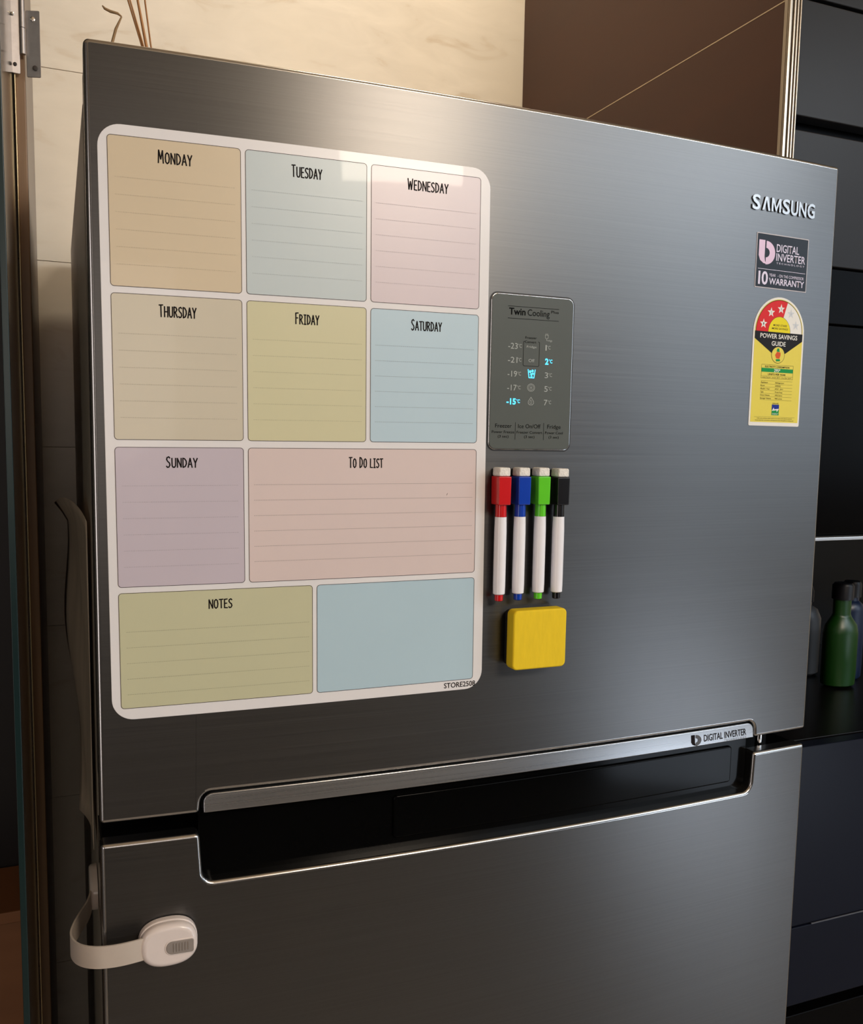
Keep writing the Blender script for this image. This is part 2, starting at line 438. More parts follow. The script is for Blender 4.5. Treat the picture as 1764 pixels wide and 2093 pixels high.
screw(-.0500, .2450, .105, BRIGHT, LL, .0014); screw(-.0490, .2455, .0625, DARKH, LL, .0016)
for a, b in ((.072, .094), (.0945, .118), (.1185, .150)):
    bm = bmesh.new(); tube_bm(bm, [(-.0422, .2455, Z0+a), (-.0422, .2455, Z0+b)], .0024, 16)
    finish('hinge_knuckle', bm, HST, hg)
def tinted_glass(name, col):
    m = bpy.data.materials.new(name); m.use_nodes = True; nt = m.node_tree; nt.nodes.clear()
    o = nt.nodes.new('ShaderNodeOutputMaterial'); t = nt.nodes.new('ShaderNodeBsdfTransparent'); g = nt.nodes.new('ShaderNodeBsdfGlossy')
    f = nt.nodes.new('ShaderNodeFresnel'); x = nt.nodes.new('ShaderNodeMixShader')
    n = nt.nodes.new('ShaderNodeTexNoise'); n.inputs['Scale'].default_value = 6; mx = nt.nodes.new('ShaderNodeMixRGB')
    mx.inputs[1].default_value = col; mx.inputs[2].default_value = tuple(c*.9 for c in col[:3])+(1,)
    nt.links.new(n.outputs['Fac'], mx.inputs[0]); nt.links.new(mx.outputs[0], t.inputs[0])
    g.inputs['Roughness'].default_value = .08; f.inputs['IOR'].default_value = 1.3
    nt.links.new(f.outputs[0], x.inputs[0]); nt.links.new(t.outputs[0], x.inputs[1]); nt.links.new(g.outputs[0], x.inputs[2])
    nt.links.new(x.outputs[0], o.inputs['Surface']); return m
GREENG = tinted_glass('dark_green_glass', (.60, .62, .58, 1))
gd = thing('glass_door', (-.053, .02, 0), 'dark green tinted glass door folded forward at the left edge of the picture', 'door')
box('glass_pane', -.0550, .012, -1.70, -.0512, .247, .969, GREENG, gd, .0008)
box('glass_edge', -.0553, .0095, -1.70, -.0509, .0118, .969, mat('teal_glass_edge', rgb(12, 34, 34), .3, noise=(30, .1, 0)), gd, .0005, label='teal polished glass edge')
dk = box('dark_backdrop', -.70, .40, -.90, -.06, .42, .969, mat('dark_room_black', rgb(12, 7, 7), .5, noise=(8, .3, 0)), bev=.001, loc=(-.4, .4, Z0-.9))  # dark sheet in place of the unlit room beyond the glass
tag(dk, 'near black sheet standing in for the dark room beyond the glass door at the left picture edge', 'panel')
lowc = thing('low_cabinet', (-.3, .3, 0), 'brown low cabinet beyond the glass door in the lower left corner', 'cabinet')
BRW = wood('mid_brown_laminate', rgb(112, 70, 38), rgb(124, 80, 46), .5, (4, 4, 30))
box('cabinet_front', -.62, .30, -1.70, -.058, .32, -.765, BRW, lowc, .0015)
box('cabinet_top', -.63, .29, -.7645, -.0575, .398, -.752, BRW, lowc, .0015)
box('cabinet_carcass', -.615, .321, -1.78, -.059, .398, -.766, BRW, lowc)

# tall kitchen unit right of the fridge
BROWNL = wood('brown_gloss_laminate', rgb(64, 29, 8), rgb(72, 34, 10), .5, (3, 3, 14))
GREYG = mat('graphite_gloss', rgb(36, 34, 34), .34, spec=.12, noise=(15, .05, 0))
BLUEG = mat('blue_black_gloss', rgb(16, 19, 31), .28, spec=.08, noise=(15, .05, 0))
BLK = mat('black_glass', rgb(5, 4, 4), .2, spec=.04, noise=(15, .1, 0))
tu = thing('tall_kitchen_unit', (.9, .3, 0), 'tall dark glossy kitchen unit with brown side and silver corner profile right of the fridge', 'cabinet')
box('side_panel', .700, .112, -1.78, .7035, .699, .2008, BROWNL, tu, .0005)
box('side_panel', .700, .112, .2022, .7035, .699, .969, BROWNL, tu, .0005)
box('joint_strip', .6998, .112, .2009, .7030, .699, .2021, mat('pale_joint', rgb(206, 184, 150), .4, noise=(50, .05, 0)), tu, label='pale thin joint strip')
CHAMP = mat('champagne_aluminium', (.36, .31, .25, 1), .30, 1, noise=(40, .04, 0))
prof = box('corner_profile', .6995, .106, -1.78, .7165, .1118, .969, CHAMP, tu, .0008, label='silver corner profile with three ridges')
for a, b in ((.6995, .7038), (.7058, .7088), (.7102, .7128), (.7142, .7164)):
    box('ridge', a, .1035, -1.78, b, .1062, .969, CHAMP, prof, .0009)
def front(x0, z0, x1, z1, m, y=.108, bev=.0012, nm='cabinet_door', label=None):
    return box(nm, x0, y, z0, x1, y+.018, z1, m, tu, bev, label=label)
front(.7175, .2100, 1.60, .969, GREYG); front(.7175, .0880, 1.60, .2065, GREYG); front(.7175, -.0655, 1.60, .0735, GREYG)
front(.7175, -.1275, 1.60, -.0665, BLK, .112, nm='glass_strip')
front(.7175, -.3680, 1.60, -.1285, BLK, .114, nm='glass_door_panel', label='black glass panel')
box('shelf_edge', .7175, .104, -.3735, 1.60, .118, -.3695, mat('silver_edge', (.7, .7, .7, 1), .3, 1, noise=(50, .05, 0)), tu, .0006, label='silver shelf edge')
NICH = mat('niche_black', rgb(10, 8, 8), .3, spec=.25, noise=(20, .2, 0))
box('niche_back', .704, .520, -.617, 1.60, .530, -.3745, NICH, tu)
box('niche_floor', .704, .128, -.640, 1.60, .530, -.6175, NICH, tu, .001)
box('niche_ceiling', .704, .126, -.3735, 1.60, .530, -.3700, NICH, tu)
front(.7175, -.8425, 1.60, -.6190, BLUEG, .108, nm='drawer_front', label='blue black glossy drawer front')
front(.7175, -.9460, 1.60, -.8450, BLUEG, .1085, nm='drawer_front', label='blue black glossy drawer front')
box('edge_line', .815, .1070, -.8442, 1.60, .1085, -.8432, mat('dull_edge', rgb(84, 84, 90), .4, noise=(50, .05, 0)), tu, label='thin pale line between drawer fronts')
front(.7175, -1.70, 1.60, -.9620, BLK, .112, nm='lower_door')
box('carcass', .704, .1305, .0740, 1.60, .690, .969, NICH, tu)
box('carcass', .704, .1335, -.3690, 1.60, .690, .0735, NICH, tu)
box('carcass', .704, .1305, -1.78, 1.60, .690, -.6405, NICH, tu)

def bottle(nm, x, y, zb, prof, m, label, capm=None, capprof=None):
    t = thing(nm, (x, y, Z0+zb), label, 'bottle', 'bottles in the dark niche')
    lathe('bottle_body', [(r, zb+z) for r, z in prof], x, y, m, t, sy=.75)
    if capprof: lathe('bottle_cap', [(r, zb+z) for r, z in capprof], x, y, capm, t)
GREENP = mat('green_plastic', rgb(18, 62, 12), .35, noise=(40, .08, 0)); WHP = mat('milky_plastic', rgb(110, 108, 108), .4, noise=(40, .06, 0))
BLP = mat('blue_plastic', rgb(10, 30, 60), .35, noise=(40, .08, 0)); CAPM = mat('black_cap', rgb(22, 22, 28), .4, noise=(60, .1, 0))
bottle('green_bottle', 1.0410, .300, -.6173, [(.020, 0), (.0265, .004), (.0275, .02), (.0275, .080), (.025, .092), (.016, .104), (.0142, .108), (.0142, .130)], GREENP,
       'green plastic bottle with black cap in the dark niche beside the fridge', CAPM, [(.0150, .1302), (.0150, .150), (.012, .154)])
bottle('white_bottle', 1.044, .372, -.6173, [(.020, 0), (.026, .004), (.0265, .02), (.0265, .088), (.02, .102), (.010, .108), (.010, .114)], WHP,
       'milky white bottle partly behind the fridge edge and the green bottle', CAPM, [(.0115, .1142), (.0115, .130), (.009, .138)])
bottle('blue_bottle', 1.092, .330, -.6173, [(.018, 0), (.022, .004), (.0225, .02), (.0225, .105), (.018, .115), (.012, .12), (.012, .126)], BLP,
       'dark blue bottle cut by the right picture edge in the niche', CAPM, [(.013, .1262), (.013, .146), (.011, .15)])

# ------------------------------------------------------------------ refrigerator
fg = thing('refrigerator', (W/2, .30, 0), 'tall brushed steel two door refrigerator with curved doors and black handle recess', 'refrigerator')
bodyo = None
bm = bmesh.new(); box_bm(bm, .001, .066, -1.755, .674, .650, -.018, .004); bodyo = finish('body', bm, BODY, fg)
for x in (.06, .61):
    for y in (.12, .58):
        bm = bmesh.new(); tube_bm(bm, [(x, y, .0005), (x, y, .026)], .022, 16); finish('foot', bm, BLACKM, fg)
FO = rounded([(0, -.5508), (.0712, -.5506), (.0728, -.5345), (.6052, -.5345), (.6060, -.5508), (.675, -.5508), (.675, 0), (0, 0)],
             [.003, .0030, .0085, .0085, .0030, .003, .003, .004], 6)
fdoor = slab('freezer_door', FO, 0, -.014, [STEEL, EDGE], fg, .0032, seg=4, uv=True, edge_mat=1)
slab('door_liner', rounded(rect(.0012, -.5335, .6738, -.0012), .003), -.0142, -.063, mat('liner_grey', rgb(92, 88, 88), .35, .3, noise=(50, .05, 0)), fdoor, .001, label='grey painted door side')
LO = rounded([(0, -1.70), (.675, -1.70), (.675, -.5667), (.6062, -.5667), (.6046, -.6058), (.0735, -.6060), (.0712, -.5667), (0, -.5667)],
             [.003, .003, .003, .0030, .0095, .0085, .0042, .003], 6)
ldoor = slab('fridge_door', LO, 0, -.014, [STEEL, EDGE], fg, .0032, seg=4, uv=True, edge_mat=1)
slab('door_liner', rect(.0012, -1.699, .6738, -.6200), -.0142, -.063, MATS['liner_grey'], ldoor, .001)
slab('door_cap', rect(.0008, -.6198, .6742, -.5690), -.0165, -.063, BLACKG, ldoor, .0012, label='gloss black top cap of the door')
# black filler seen between the doors, handle recess, trim
slab('gap_seal', rect(.003, -.5688, .672, -.5340), -.050, -.0635, BLACKM, fg)
hr = slab('handle_recess', rounded(rect(.0716, -.6066, .6060, -.5510), .006), -.0112, -.0160, BLACKG, fg, .0006, label='gloss black handle recess')
slab('inner_panel', rounded(rect(.2290, -.5965, .5858, -.5598), .0035), -.0088, -.0112, BLACKG, hr, .0016)
bm = bmesh.new()
slab_bm(bm, rounded(rect(.0745, -.6052, .6035, -.5535), .008), -.0072, -.0112, .0015)
tilt = lambda c: (c.x, c.y-.0016*(-.5362-c.z)/.0144+.0010, c.z)
trim = slab('handle_trim', rounded([(.0742, -.5506), (.6045, -.5506), (.6045, -.5362), (.0742, -.5362)], [.0004, .0004, .0070, .0070]), -.0004, -.012, TRIM, fg, .0009, uv=True, warp=tilt, label='satin silver strip above the handle')
bm.free()
bm = bmesh.new()                                   # emblem and words on the strip
def logo(bm, x, z, w, h, off, mi_a=0, mi_b=0, warp=None):
    """thick stem and half ring that together read as a b"""
    stem = [(x, z+h), (x+.36*w, z+h), (x+.36*w, z+.30*h), (x+.40*w, z+.12*h), (x+.50*w, z+.0*h), (x+.30*w, z+.03*h), (x+.10*w, z+.14*h), (x, z+.34*h)]
    flat_bm(bm, stem, off, warp=warp, mi=mi_a)
    cx, cz = x+.44*w, z+.48*h
    N = 14
    for k in range(N):
        a0 = math.pi/2-(math.pi*1.0)*k/N; a1 = math.pi/2-(math.pi*1.0)*(k+1)/N
        ro, ri = (.56*w, .50*h), (.22*w, .20*h)
        flat_bm(bm, [(cx+ro[0]*math.cos(a0), cz+ro[1]*math.sin(a0)), (cx+ro[0]*math.cos(a1), cz+ro[1]*math.sin(a1)),
                     (cx+ri[0]*math.cos(a1), cz+ri[1]*math.sin(a1)), (cx+ri[0]*math.cos(a0), cz+ri[1]*math.sin(a0))], off, warp=warp, mi=mi_b)
logo(bm, .5264, -.5497, .0122, .0103, -.0002, 0, 1, warp=tilt)
text_bm(bm, 'DIGITAL INVERTER', .5418, -.5470, .0062, .0530, -.0002, mi=0, warp=tilt, bold=.008)
text_bm(bm, 'TECHNOLOGY', .5668, -.5497, .0015, .0280, -.0002, mi=1, spacing=1.6, warp=tilt)
finish('emblem_lettering', bm, [INK, mat('grey_print', rgb(96, 98, 102), .6, spec=.1, noise=(500, .1, 0))], trim, smooth=False, label='dark emblem and words')
bm = bmesh.new(); tube_bm(bm, [(.632, .018, Z0-.5690), (.632, .018, Z0-.5480)], .0035, 20); finish('hinge_pin', bm, CHROME, fg, label='silver hinge pin')

# raised brand lettering, seven letters spaced between two points
LET = mat('bright_letters', (.36, .365, .37, 1), .40, 1, noise=(60, .04, 0))
bm = bmesh.new()
def letters(bm, s, x0, x1, zb, h, off, th, bold):
    slots = [.0, 12.0, 23.2, 37.0, 47.6, 57.8, 68.8]; wds = [9.6, 10.2, 12.0, 9.4, 9.0, 9.6, 9.6]
    k = (x1-x0)/78.4
    for ch, sl, wd in zip(s, slots, wds):
        if ch == 'M':
            a = x0+sl*k; b = a+wd*k; m_ = (a+b)/2; q = .0024
            slab_bm(bm, [(a, zb), (a+q, zb), (a+q, zb+h*.66), (m_-.0006, zb+h*.04), (m_+.0006, zb+h*.04), (b-q, zb+h*.66), (b-q, zb), (b, zb), (b, zb+h), (b-q*1.15, zb+h), (m_, zb+h*.36), (a+q*1.15, zb+h), (a, zb+h)], off+th, off-.0001, .0002, 1, curved=True, step=.05)
        elif ch == 'A':                              # crossbar-less A
            a = x0+sl*k; b = a+wd*k; m_ = (a+b)/2
            pts = [(a, zb), (m_-.0016, zb+h), (m_+.0016, zb+h), (b, zb), (b-.0028, zb), (m_, zb+h*.74), (a+.0028, zb)]
            slab_bm(bm, pts, off+th, off-.0001, .0002, 1, curved=True, step=.05)
        else: text_bm(bm, ch, x0+sl*k, zb, h, wd*k, off, bold=bold, thick=th)
letters(bm, 'SAMSUNG', .5660, .6442, -.0518, .0124, .0006, .0006, .020)
finish('brand_lettering', bm, LET, fdoor, smooth=False, label='raised silver lettering')

# control panel
PANEL = mat('panel_grey_green', rgb(90, 94, 90), .3, .0, spec=.25, noise=(40, .04, 0))
P0 = rounded(rect(.3030, -.2725, .3798, -.1468), .0060, 8)
slab('panel_groove', inset(P0, -.0011), .00015, -.0005, BLACKM, fdoor, .0001)
pn = slab('control_panel', P0, .0011, -.0005, CHROME, fdoor, .0006, seg=3, label='grey control panel with chrome rim')
cpp = bmesh.new()
slab_bm(cpp, inset(P0, .0009), .00125, .0002, .0002, 2)
pan = finish('panel_face', cpp, PANEL, pn)
PO = .00140
GP = mat('pale_digits', rgb(172, 176, 170), .5, noise=(500, .05, 0))
DP = mat('dark_panel_print', rgb(14, 15, 15), .7, spec=.05, noise=(500, .05, 0))
LED = mat('lit_cyan', rgb(60, 200, 255), .5, emit=rgb(70, 200, 255), estr=1.7)
bm = bmesh.new()
text_bm(bm, 'Twin', .3190, -.1632, .0052, .0150, PO, bold=.022)
text_bm(bm, 'Cooling', .3360, -.1632, .0050, .0205, PO)
text_bm(bm, 'Plus', .3580, -.1600, .0022, .0070, PO)
for z in (-.1566, -.1662): ribbon(bm, [(.3180, z), (.3652, z+.0002)], .00035, PO)
finish('title_lettering', bm, DP, pn, smooth=False)
bm = bmesh.new()
for s, x, z, h, w in (('Freezer', .3345, -.1818, .0019, .0105), ('Convert', .3342, -.1852, .0019, .0105),
                      ('Freezer', .3090, -.2545, .0032, .0150), ('Ice On/Off', .3300, -.2545, .0032, .0210), ('Fridge', .3575, -.2545, .0032, .0128),
                      ('Power Freeze', .3060, -.2590, .0021, .0205), ('Freezer Convert', .3288, -.2590, .0021, .0240), ('Power Cool', .3555, -.2590, .0021, .0170),
                      ('(3 sec)', .3115, -.2626, .0021, .0098), ('(3 sec)', .3358, -.2626, .0021, .0098), ('(3 sec)', .3590, -.2626, .0021, .0098)):
    text_bm(bm, s, x, z, h, w, PO)
finish('key_lettering', bm, DP, pn, smooth=False)
bm = bmesh.new()
ribbon(bm, [(.3345, -.1838), (.3330, -.1842), (.3330, -.2030), (.3338, -.2038), (.3470, -.2038), (.3478, -.2030), (.3478, -.1842), (.3465, -.1838)], .0003, PO)
finish('convert_frame', bm, DP, pn, smooth=False)
for x in (.3274, .3540):
    bm = bmesh.new(); ribbon(bm, [(x, -.2500), (x, -.2640)], .0003, PO); finish('divider', bm, DP, pn, smooth=False)
bm = bmesh.new(); lit = bmesh.new()
def temp(b_, s, x, z, w, bold=0):
    text_bm(b_, s, x, z, .0046, w, PO, bold=bold)
    text_bm(b_, '°C' if False else 'C', x+w+.0016, z+.0012, .0028, .0021, PO, bold=bold*.8)
    N = 8
    ribbon(b_, [(x+w+.0009+.00035*math.cos(2*math.pi*k/N), z+.0037+.00035*math.sin(2*math.pi*k/N)) for k in range(N+1)], .0002, PO)
for i, s in enumerate(('-23', '-21', '-19', '-17', '-15')):
    z = -.1905-.0112*i
    temp(lit if i == 4 else bm, s, .3190 if i < 4 else .3186, z, .0086, .03 if i == 4 else 0)
for i, s in enumerate(('1', '2', '3', '5', '7')):
    z = -.1905-.0112*i
    temp(lit if i == 1 else bm, s, .3535, z, .0011 if s == '1' else .0032, .03 if i == 1 else 0)
text_bm(bm, 'Fridge', .3360, -.1890, .0017, .0090, PO); text_bm(bm, 'Off', .3380, -.2005, .0025, .0055, PO)
# plug icon, cube icon and drop icon
ribbon(bm, [(.3530, -.1778), (.3530, -.1800), (.3538, -.1809), (.3550, -.1809), (.3558, -.1800), (.3558, -.1778), (.3530, -.1778)], .0003, PO)
ribbon(bm, [(.3537, -.1778), (.3537, -.1765)], .0003, PO); ribbon(bm, [(.3551, -.1778), (.3551, -.1765)], .0003, PO)
ribbon(bm, [(.3544, -.1809), (.3544, -.1824), (.3562, -.1824)], .0003, PO); text_bm(bm, 'np', .3564, -.1830, .0018, .0032, PO)
def ring(b_, cx, cz, rx, rz, wd, n=16, ph=0): ribbon(b_, [(cx+rx*math.cos(ph+2*math.pi*k/n), cz+rz*math.sin(ph+2*math.pi*k/n)) for k in range(n+1)], wd, PO)
ring(bm, .3410, -.2212, .0034, .0030, .0004); ring(bm, .3410, -.2212, .0024, .0022, .0003, 6, .52); ring(bm, .3410, -.2212, .0007, .0007, .0004, 8)
ribbon(bm, [(.3412, -.2290), (.3388, -.2325), (.3388, -.2342), (.3400, -.2353), (.3425, -.2353), (.3437, -.2342), (.3437, -.2325), (.3412, -.2290)], .0004, PO)
ribbon(bm, [(.3411, -.2312), (.3402, -.2330), (.3406, -.2342), (.3418, -.2342), (.3421, -.2330), (.3411, -.2312)], .0003, PO)
finish('pale_symbols', bm, GP, pn, smooth=False)
ribbon(lit, [(.3378, -.2066), (.3388, -.2132), (.3434, -.2132), (.3444, -.2066)], .0007, PO)
for cx, cz, rr in ((.3398, -.2082, .0011), (.3420, -.2076, .0011), (.3408, -.2103, .0010), (.3424, -.2098, .0009)):
    flat_bm(lit, [(cx-rr, cz-rr*.6), (cx+rr*.6, cz-rr), (cx+rr, cz+rr*.6), (cx-rr*.6, cz+rr)], PO)
ring(lit, .3411, -.2120, .0007, .0006, .0004, 8)
finish('lit_symbols', lit, LED, pn, smooth=False, label='glowing cyan digits and cup symbol')

# ------------------------------------------------------------------ weekly planner board
def bw(c):                                         # the sheet hangs a third of a degree off level
    t = .0060
    return (c[0]-t*(c[2]+.263), c[1], c[2]+t*(c[0]-.155))
PAPER = mat('laminated_white', rgb(232, 228, 226), .30, noise=(14, .03, .04), coat=.15)
board = thing('weekly_planner_board', (.155, 0, Z0-.4725), 'white magnetic weekly planner sheet with pastel day boxes on the freezer door', 'planner')
BW = rounded([(.0088, -.4722), (.3012, -.4722), (.3012, -.0533), (.0088, -.0533)], .0155, 10)
sheet = slab('planner_sheet', BW, .0008, .00005, PAPER, board, .0003, seg=2, warp=bw)
def daybox(x0, z0, x1, z1, col, head, hx, hz, hw, caps, lower, lines=(), lx=None, dark=.80, dots=False, lab=''):
    m = mat('print_'+lab, col, .30, noise=(14, .03, .04), coat=.15)
    out = rounded(rect(x0, z0, x1, z1), .0026, 6)
    bm = bmesh.new()
    slab_bm(bm, out, .00095, .0006, 0, warp=bw)
    # outline of the box as a thin ring, second material
    inn = inset(out if area2(out) > 0 else out[::-1], .00038); o2 = out if area2(out) > 0 else out[::-1]
    n = len(o2)
    bmr = bmesh.new()
    for i in range(n):
        j = (i+1) % n
        L = math.hypot(o2[j][0]-o2[i][0], o2[j][1]-o2[i][1]); k = max(1, int(L/.012))
        for q in range(k):
            a, b = q/k, (q+1)/k
            f_ = lambda P, Q, t: (P[0]+(Q[0]-P[0])*t, P[1]+(Q[1]-P[1])*t)
            flat_bm(bmr, [f_(o2[i], o2[j], a), f_(o2[i], o2[j], b), f_(inn[i], inn[j], b), f_(inn[i], inn[j], a)], .00103, warp=bw)
    p = finish('day_box', bm, m, board, smooth=False, label=lab.replace('_', ' ')+' box')
    finish('box_outline', bmr, INK2, p, smooth=False)
    if head:
        bt = bmesh.new(); hand_text(bt, head, hx, hz, caps, lower, hw, .00090, .00106, bw)
        finish('heading', bt, INK, p, smooth=False)
    if lines:
        c = tuple(v*dark for v in col[:3])+(1,)
        bl = bmesh.new()
        for z in lines:
            x = lx[0]
            st, ln = (.00125, .0007) if dots else (.0016, .00125)
            while x < lx[1]:
                flat_bm(bl, [(x, z-.00017), (x+ln, z-.00017), (x+ln, z+.00017), (x, z+.00017)], .00104, warp=bw); x += st
        finish('ruled_lines', bl, mat('lines_'+lab, c, .5, noise=(700, .2, 0)), p, smooth=False)
INK2 = mat('outline_brown_black', rgb(66, 52, 48), .45, noise=(700, .1, 0))
C1, C2, C3 = (.0150, .1052), (.1083, .1990), (.2022, .2928)
R1, R2, R3, R4 = (-.1620, -.0606), (-.2683, -.1664), (-.3742, -.2733), (-.4638, -.3783)
ln6 = lambda t: [t-.0277-.0117*k for k in range(6)]
daybox(C1[0], R1[0], C1[1], R1[1], rgb(214, 196, 166), 'Monday', .0597, -.0764, .0226, .0086, .0072, ln6(R1[1]), (.0195, .1010), .86, lab='peach_monday')
daybox(C2[0], R1[0], C2[1], R1[1], rgb(196, 206, 206), 'Tuesday', .1530, -.0760, .0222, .0082, .0070, ln6(R1[1]), (.1125, .1950), .86, lab='pale_grey_blue_tuesday')
daybox(C3[0], R1[0], C3[1], R1[1], rgb(219, 204, 206), 'Wednesday', .2480, -.0758, .0330, .0080, .0070, ln6(R1[1]), (.2060, .2890), .84, lab='pink_wednesday')
daybox(C1[0], R2[0], C1[1], R2[1], rgb(208, 198, 176), 'Thursday', .0597, -.1814, .0252, .0082, .0072, ln6(R2[1]), (.0195, .1010), .84, lab='beige_thursday')
daybox(C2[0], R2[0], C2[1], R2[1], rgb(212, 206, 168), 'Friday', .1530, -.1814, .0175, .0080, .0068, ln6(R2[1]), (.1125, .1950), .82, lab='yellow_green_friday')
daybox(C3[0], R2[0], C3[1], R2[1], rgb(190, 211, 220), 'Saturday', .2480, -.1812, .0250, .0080, .0068, ln6(R2[1]), (.2060, .2890), .68, lab='light_blue_saturday')
daybox(C1[0], R3[0], C1[1], R3[1], rgb(200, 188, 196), 'Sunday', .0608, -.2878, .0215, .0076, .0066, ln6(R3[1]), (.0195, .1010), .82, lab='lilac_sunday')
daybox(C2[0], R3[0], C3[1], R3[1], rgb(221, 202, 196), 'To Do list', .1990, -.2880, .0270, .0078, .0068, [-.3007-.01155*k for k in range(6)], (.1125, .2890), .45, True, lab='salmon_to_do_list')
daybox(C1[0], R4[0], .1567, R4[1], rgb(200, 197, 162), 'notes', .0868, -.3925, .0168, .0066, .0066, [-.4070-.0116*k for k in range(5)], (.0198, .1530), .72, lab='olive_notes')
daybox(.1599, R4[0], C3[1], R4[1], rgb(182, 205, 214), None, 0, 0, 0, 0, 0, lab='plain_blue')
bm = bmesh.new(); text_bm(bm, 'STORE2508', .2670, -.4697, .0042, .0280, .0010, warp=bw, bold=.01)
finish('maker_lettering', bm, INK, board, smooth=False, label='small dark print in the lower right corner')
bm = bmesh.new(); ribbon(bm, [(.2670, -.3102), (.2676, -.3088)], .0003, .0011, bw); finish('pen_mark', bm, INK, board, smooth=False)

# ------------------------------------------------------------------ markers
FELT = mat('white_felt', rgb(246, 240, 230), .9, noise=(700, .25, .8)); BARREL = mat('white_barrel', rgb(246, 243, 246), .22, noise=(40, .03, 0), coat=.3)
def marker(nm, xc_cap, xc_bar, zt, m, colname, side):
    """xc_cap = centre of the square cap, zt = top of the coloured cap"""
    y0 = curve_y(xc_cap)
    t = thing(nm, (xc_cap, y0-.008, Z0+zt-.102), '%s dry erase marker with felt tipped cap, %s' % (colname, side), 'marker', 'magnetic markers in a row')
    def blk(n2, hw0, hw1, f, b, z0, z1, mm, bev):
        bm = bmesh.new(); nb = bmesh.new(); bmesh.ops.create_cube(nb, size=1)
        for v in nb.verts:
            hw = hw1 if v.co.z > 0 else hw0
            v.co = Vector((xc_cap+v.co.x*2*hw, y0-(f if v.co.y < 0 else b), Z0+(z1 if v.co.z > 0 else z0)))
        bmesh.ops.bevel(nb, geom=nb.edges[:], offset=bev, segments=3, profile=.5, affect='EDGES')
        return finish(n2, nb, mm, t)
    blk('cap', .0055, .0058, .0150, .0006, zt-.0232, zt, m, .0009)
    blk('felt_tip', .0052, .0050, .0143, .0012, zt+.0001, zt+.0072, FELT, .0013)
    bx, by = xc_bar, y0-.0082
    lathe('cap_neck', [(.0046, zt-.0331), (.0045, zt-.0228)], bx, by, m, t)
    pr = [(.0040, zt-.0975), (.0049, zt-.0968), (.0051, zt-.090), (.0051, zt-.045), (.0048, zt-.0332)]
    lathe('barrel', pr, bx, by, BARREL, t)
    lathe('end_plug', [(.0026, zt-.1030), (.0034, zt-.1024), (.0035, zt-.0976)], bx, by, m, t)
    # moulded ridge below the cap
    ribn = [(.0046, zt-.0238), (.0052, zt-.0236), (.0052, zt-.0232)]
    return t
def plastic(n, c): return mat(n, c, .25, noise=(50, .04, 0), coat=.3)
marker('red_marker', .3126, .3126, -.2940, plastic('red_plastic', rgb(205, 22, 26)), 'red', 'first from the left in the row')
marker('blue_marker', .3307, .3302, -.2940, plastic('royal_blue_plastic', rgb(8, 60, 170)), 'blue', 'between the red and the green one')
marker('green_marker', .3490, .3493, -.2940, plastic('lime_plastic', rgb(96, 205, 36)), 'bright green', 'between the blue and the black one')
marker('black_marker', .3674, .3671, -.2946, plastic('black_cap_plastic', rgb(16, 14, 16)), 'black', 'last on the right in the row')

# ------------------------------------------------------------------ duster
YEL = mat('yellow_foam', rgb(236, 200, 10), .75, noise=((220, 220, 60), .07, .2))
du = thing('magnetic_duster', (.348, curve_y(.348), Z0-.455), 'square yellow foam duster with black felt back stuck below the markers', 'duster')
slab('felt_back', rounded(rect(.3232, -.4535, .3718, -.4058), .004), .0068, .0004, mat('black_felt', rgb(14, 13, 13), .9, noise=(800, .3, .5)), du, .0006)
slab('foam_block', rounded(rect(.3220, -.4546, .3726, -.4044), .0045, 8), .0180, .0068, YEL, du, .0016, seg=4)

# ------------------------------------------------------------------ stickers on the door
st = thing('warranty_sticker', (.607, curve_y(.607), Z0-.121), 'square black sticker with digital inverter and ten year warranty print', 'sticker')
SB = mat('sticker_black', rgb(14, 12, 15), .16, spec=.22, noise=(60, .06, 0)); SE = mat('sticker_edge', rgb(196, 186, 186), .4, noise=(60, .04, 0))
SP = mat('sticker_silver_pink', rgb(206, 190, 200), .35, .2, noise=(90, .05, 0)); SP2 = mat('sticker_pink', rgb(206, 172, 186), .35, .2, noise=(90, .05, 0))
slab('sticker_base', rounded(rect(.5744, -.1206, .6396, -.0715), .0006), .00035, .00003, SE, st, .0001)
slab('sticker_face', rounded(rect(.5752, -.1198, .6388, -.0723), .0004), .00045, .0003, SB, st, .00005)
bm = bmesh.new(); O = .00052
logo(bm, .5772, -.0990, .0202, .0212, O, 1, 1)
text_bm(bm, 'DIGITAL', .5990, -.0868, .0068, .0285, O, bold=.008); text_bm(bm, 'INVERTER', .5990, -.0948, .0066, .0370, O, bold=.008)
text_bm(bm, 'TECHNOLOGY', .5995, -.0978, .0015, .0360, O, spacing=1.5)
ribbon(bm, [(.5772, -.1036), (.6068, -.1035), (.6370, -.1034)], .0004, O)
text_bm(bm, '10', .5782, -.1172, .0112, .0118, O, bold=.022, spacing=.85)
text_bm(bm, 'YEAR', .5915, -.1096, .0026, .0080, O); text_bm(bm, '- ON THE COMPRESSOR', .6020, -.1096, .0026, .0335, O)
text_bm(bm, 'WARRANTY', .5915, -.1166, .0056, .0448, O, bold=.015)
finish('sticker_lettering', bm, [SP, SP2], st, smooth=False)

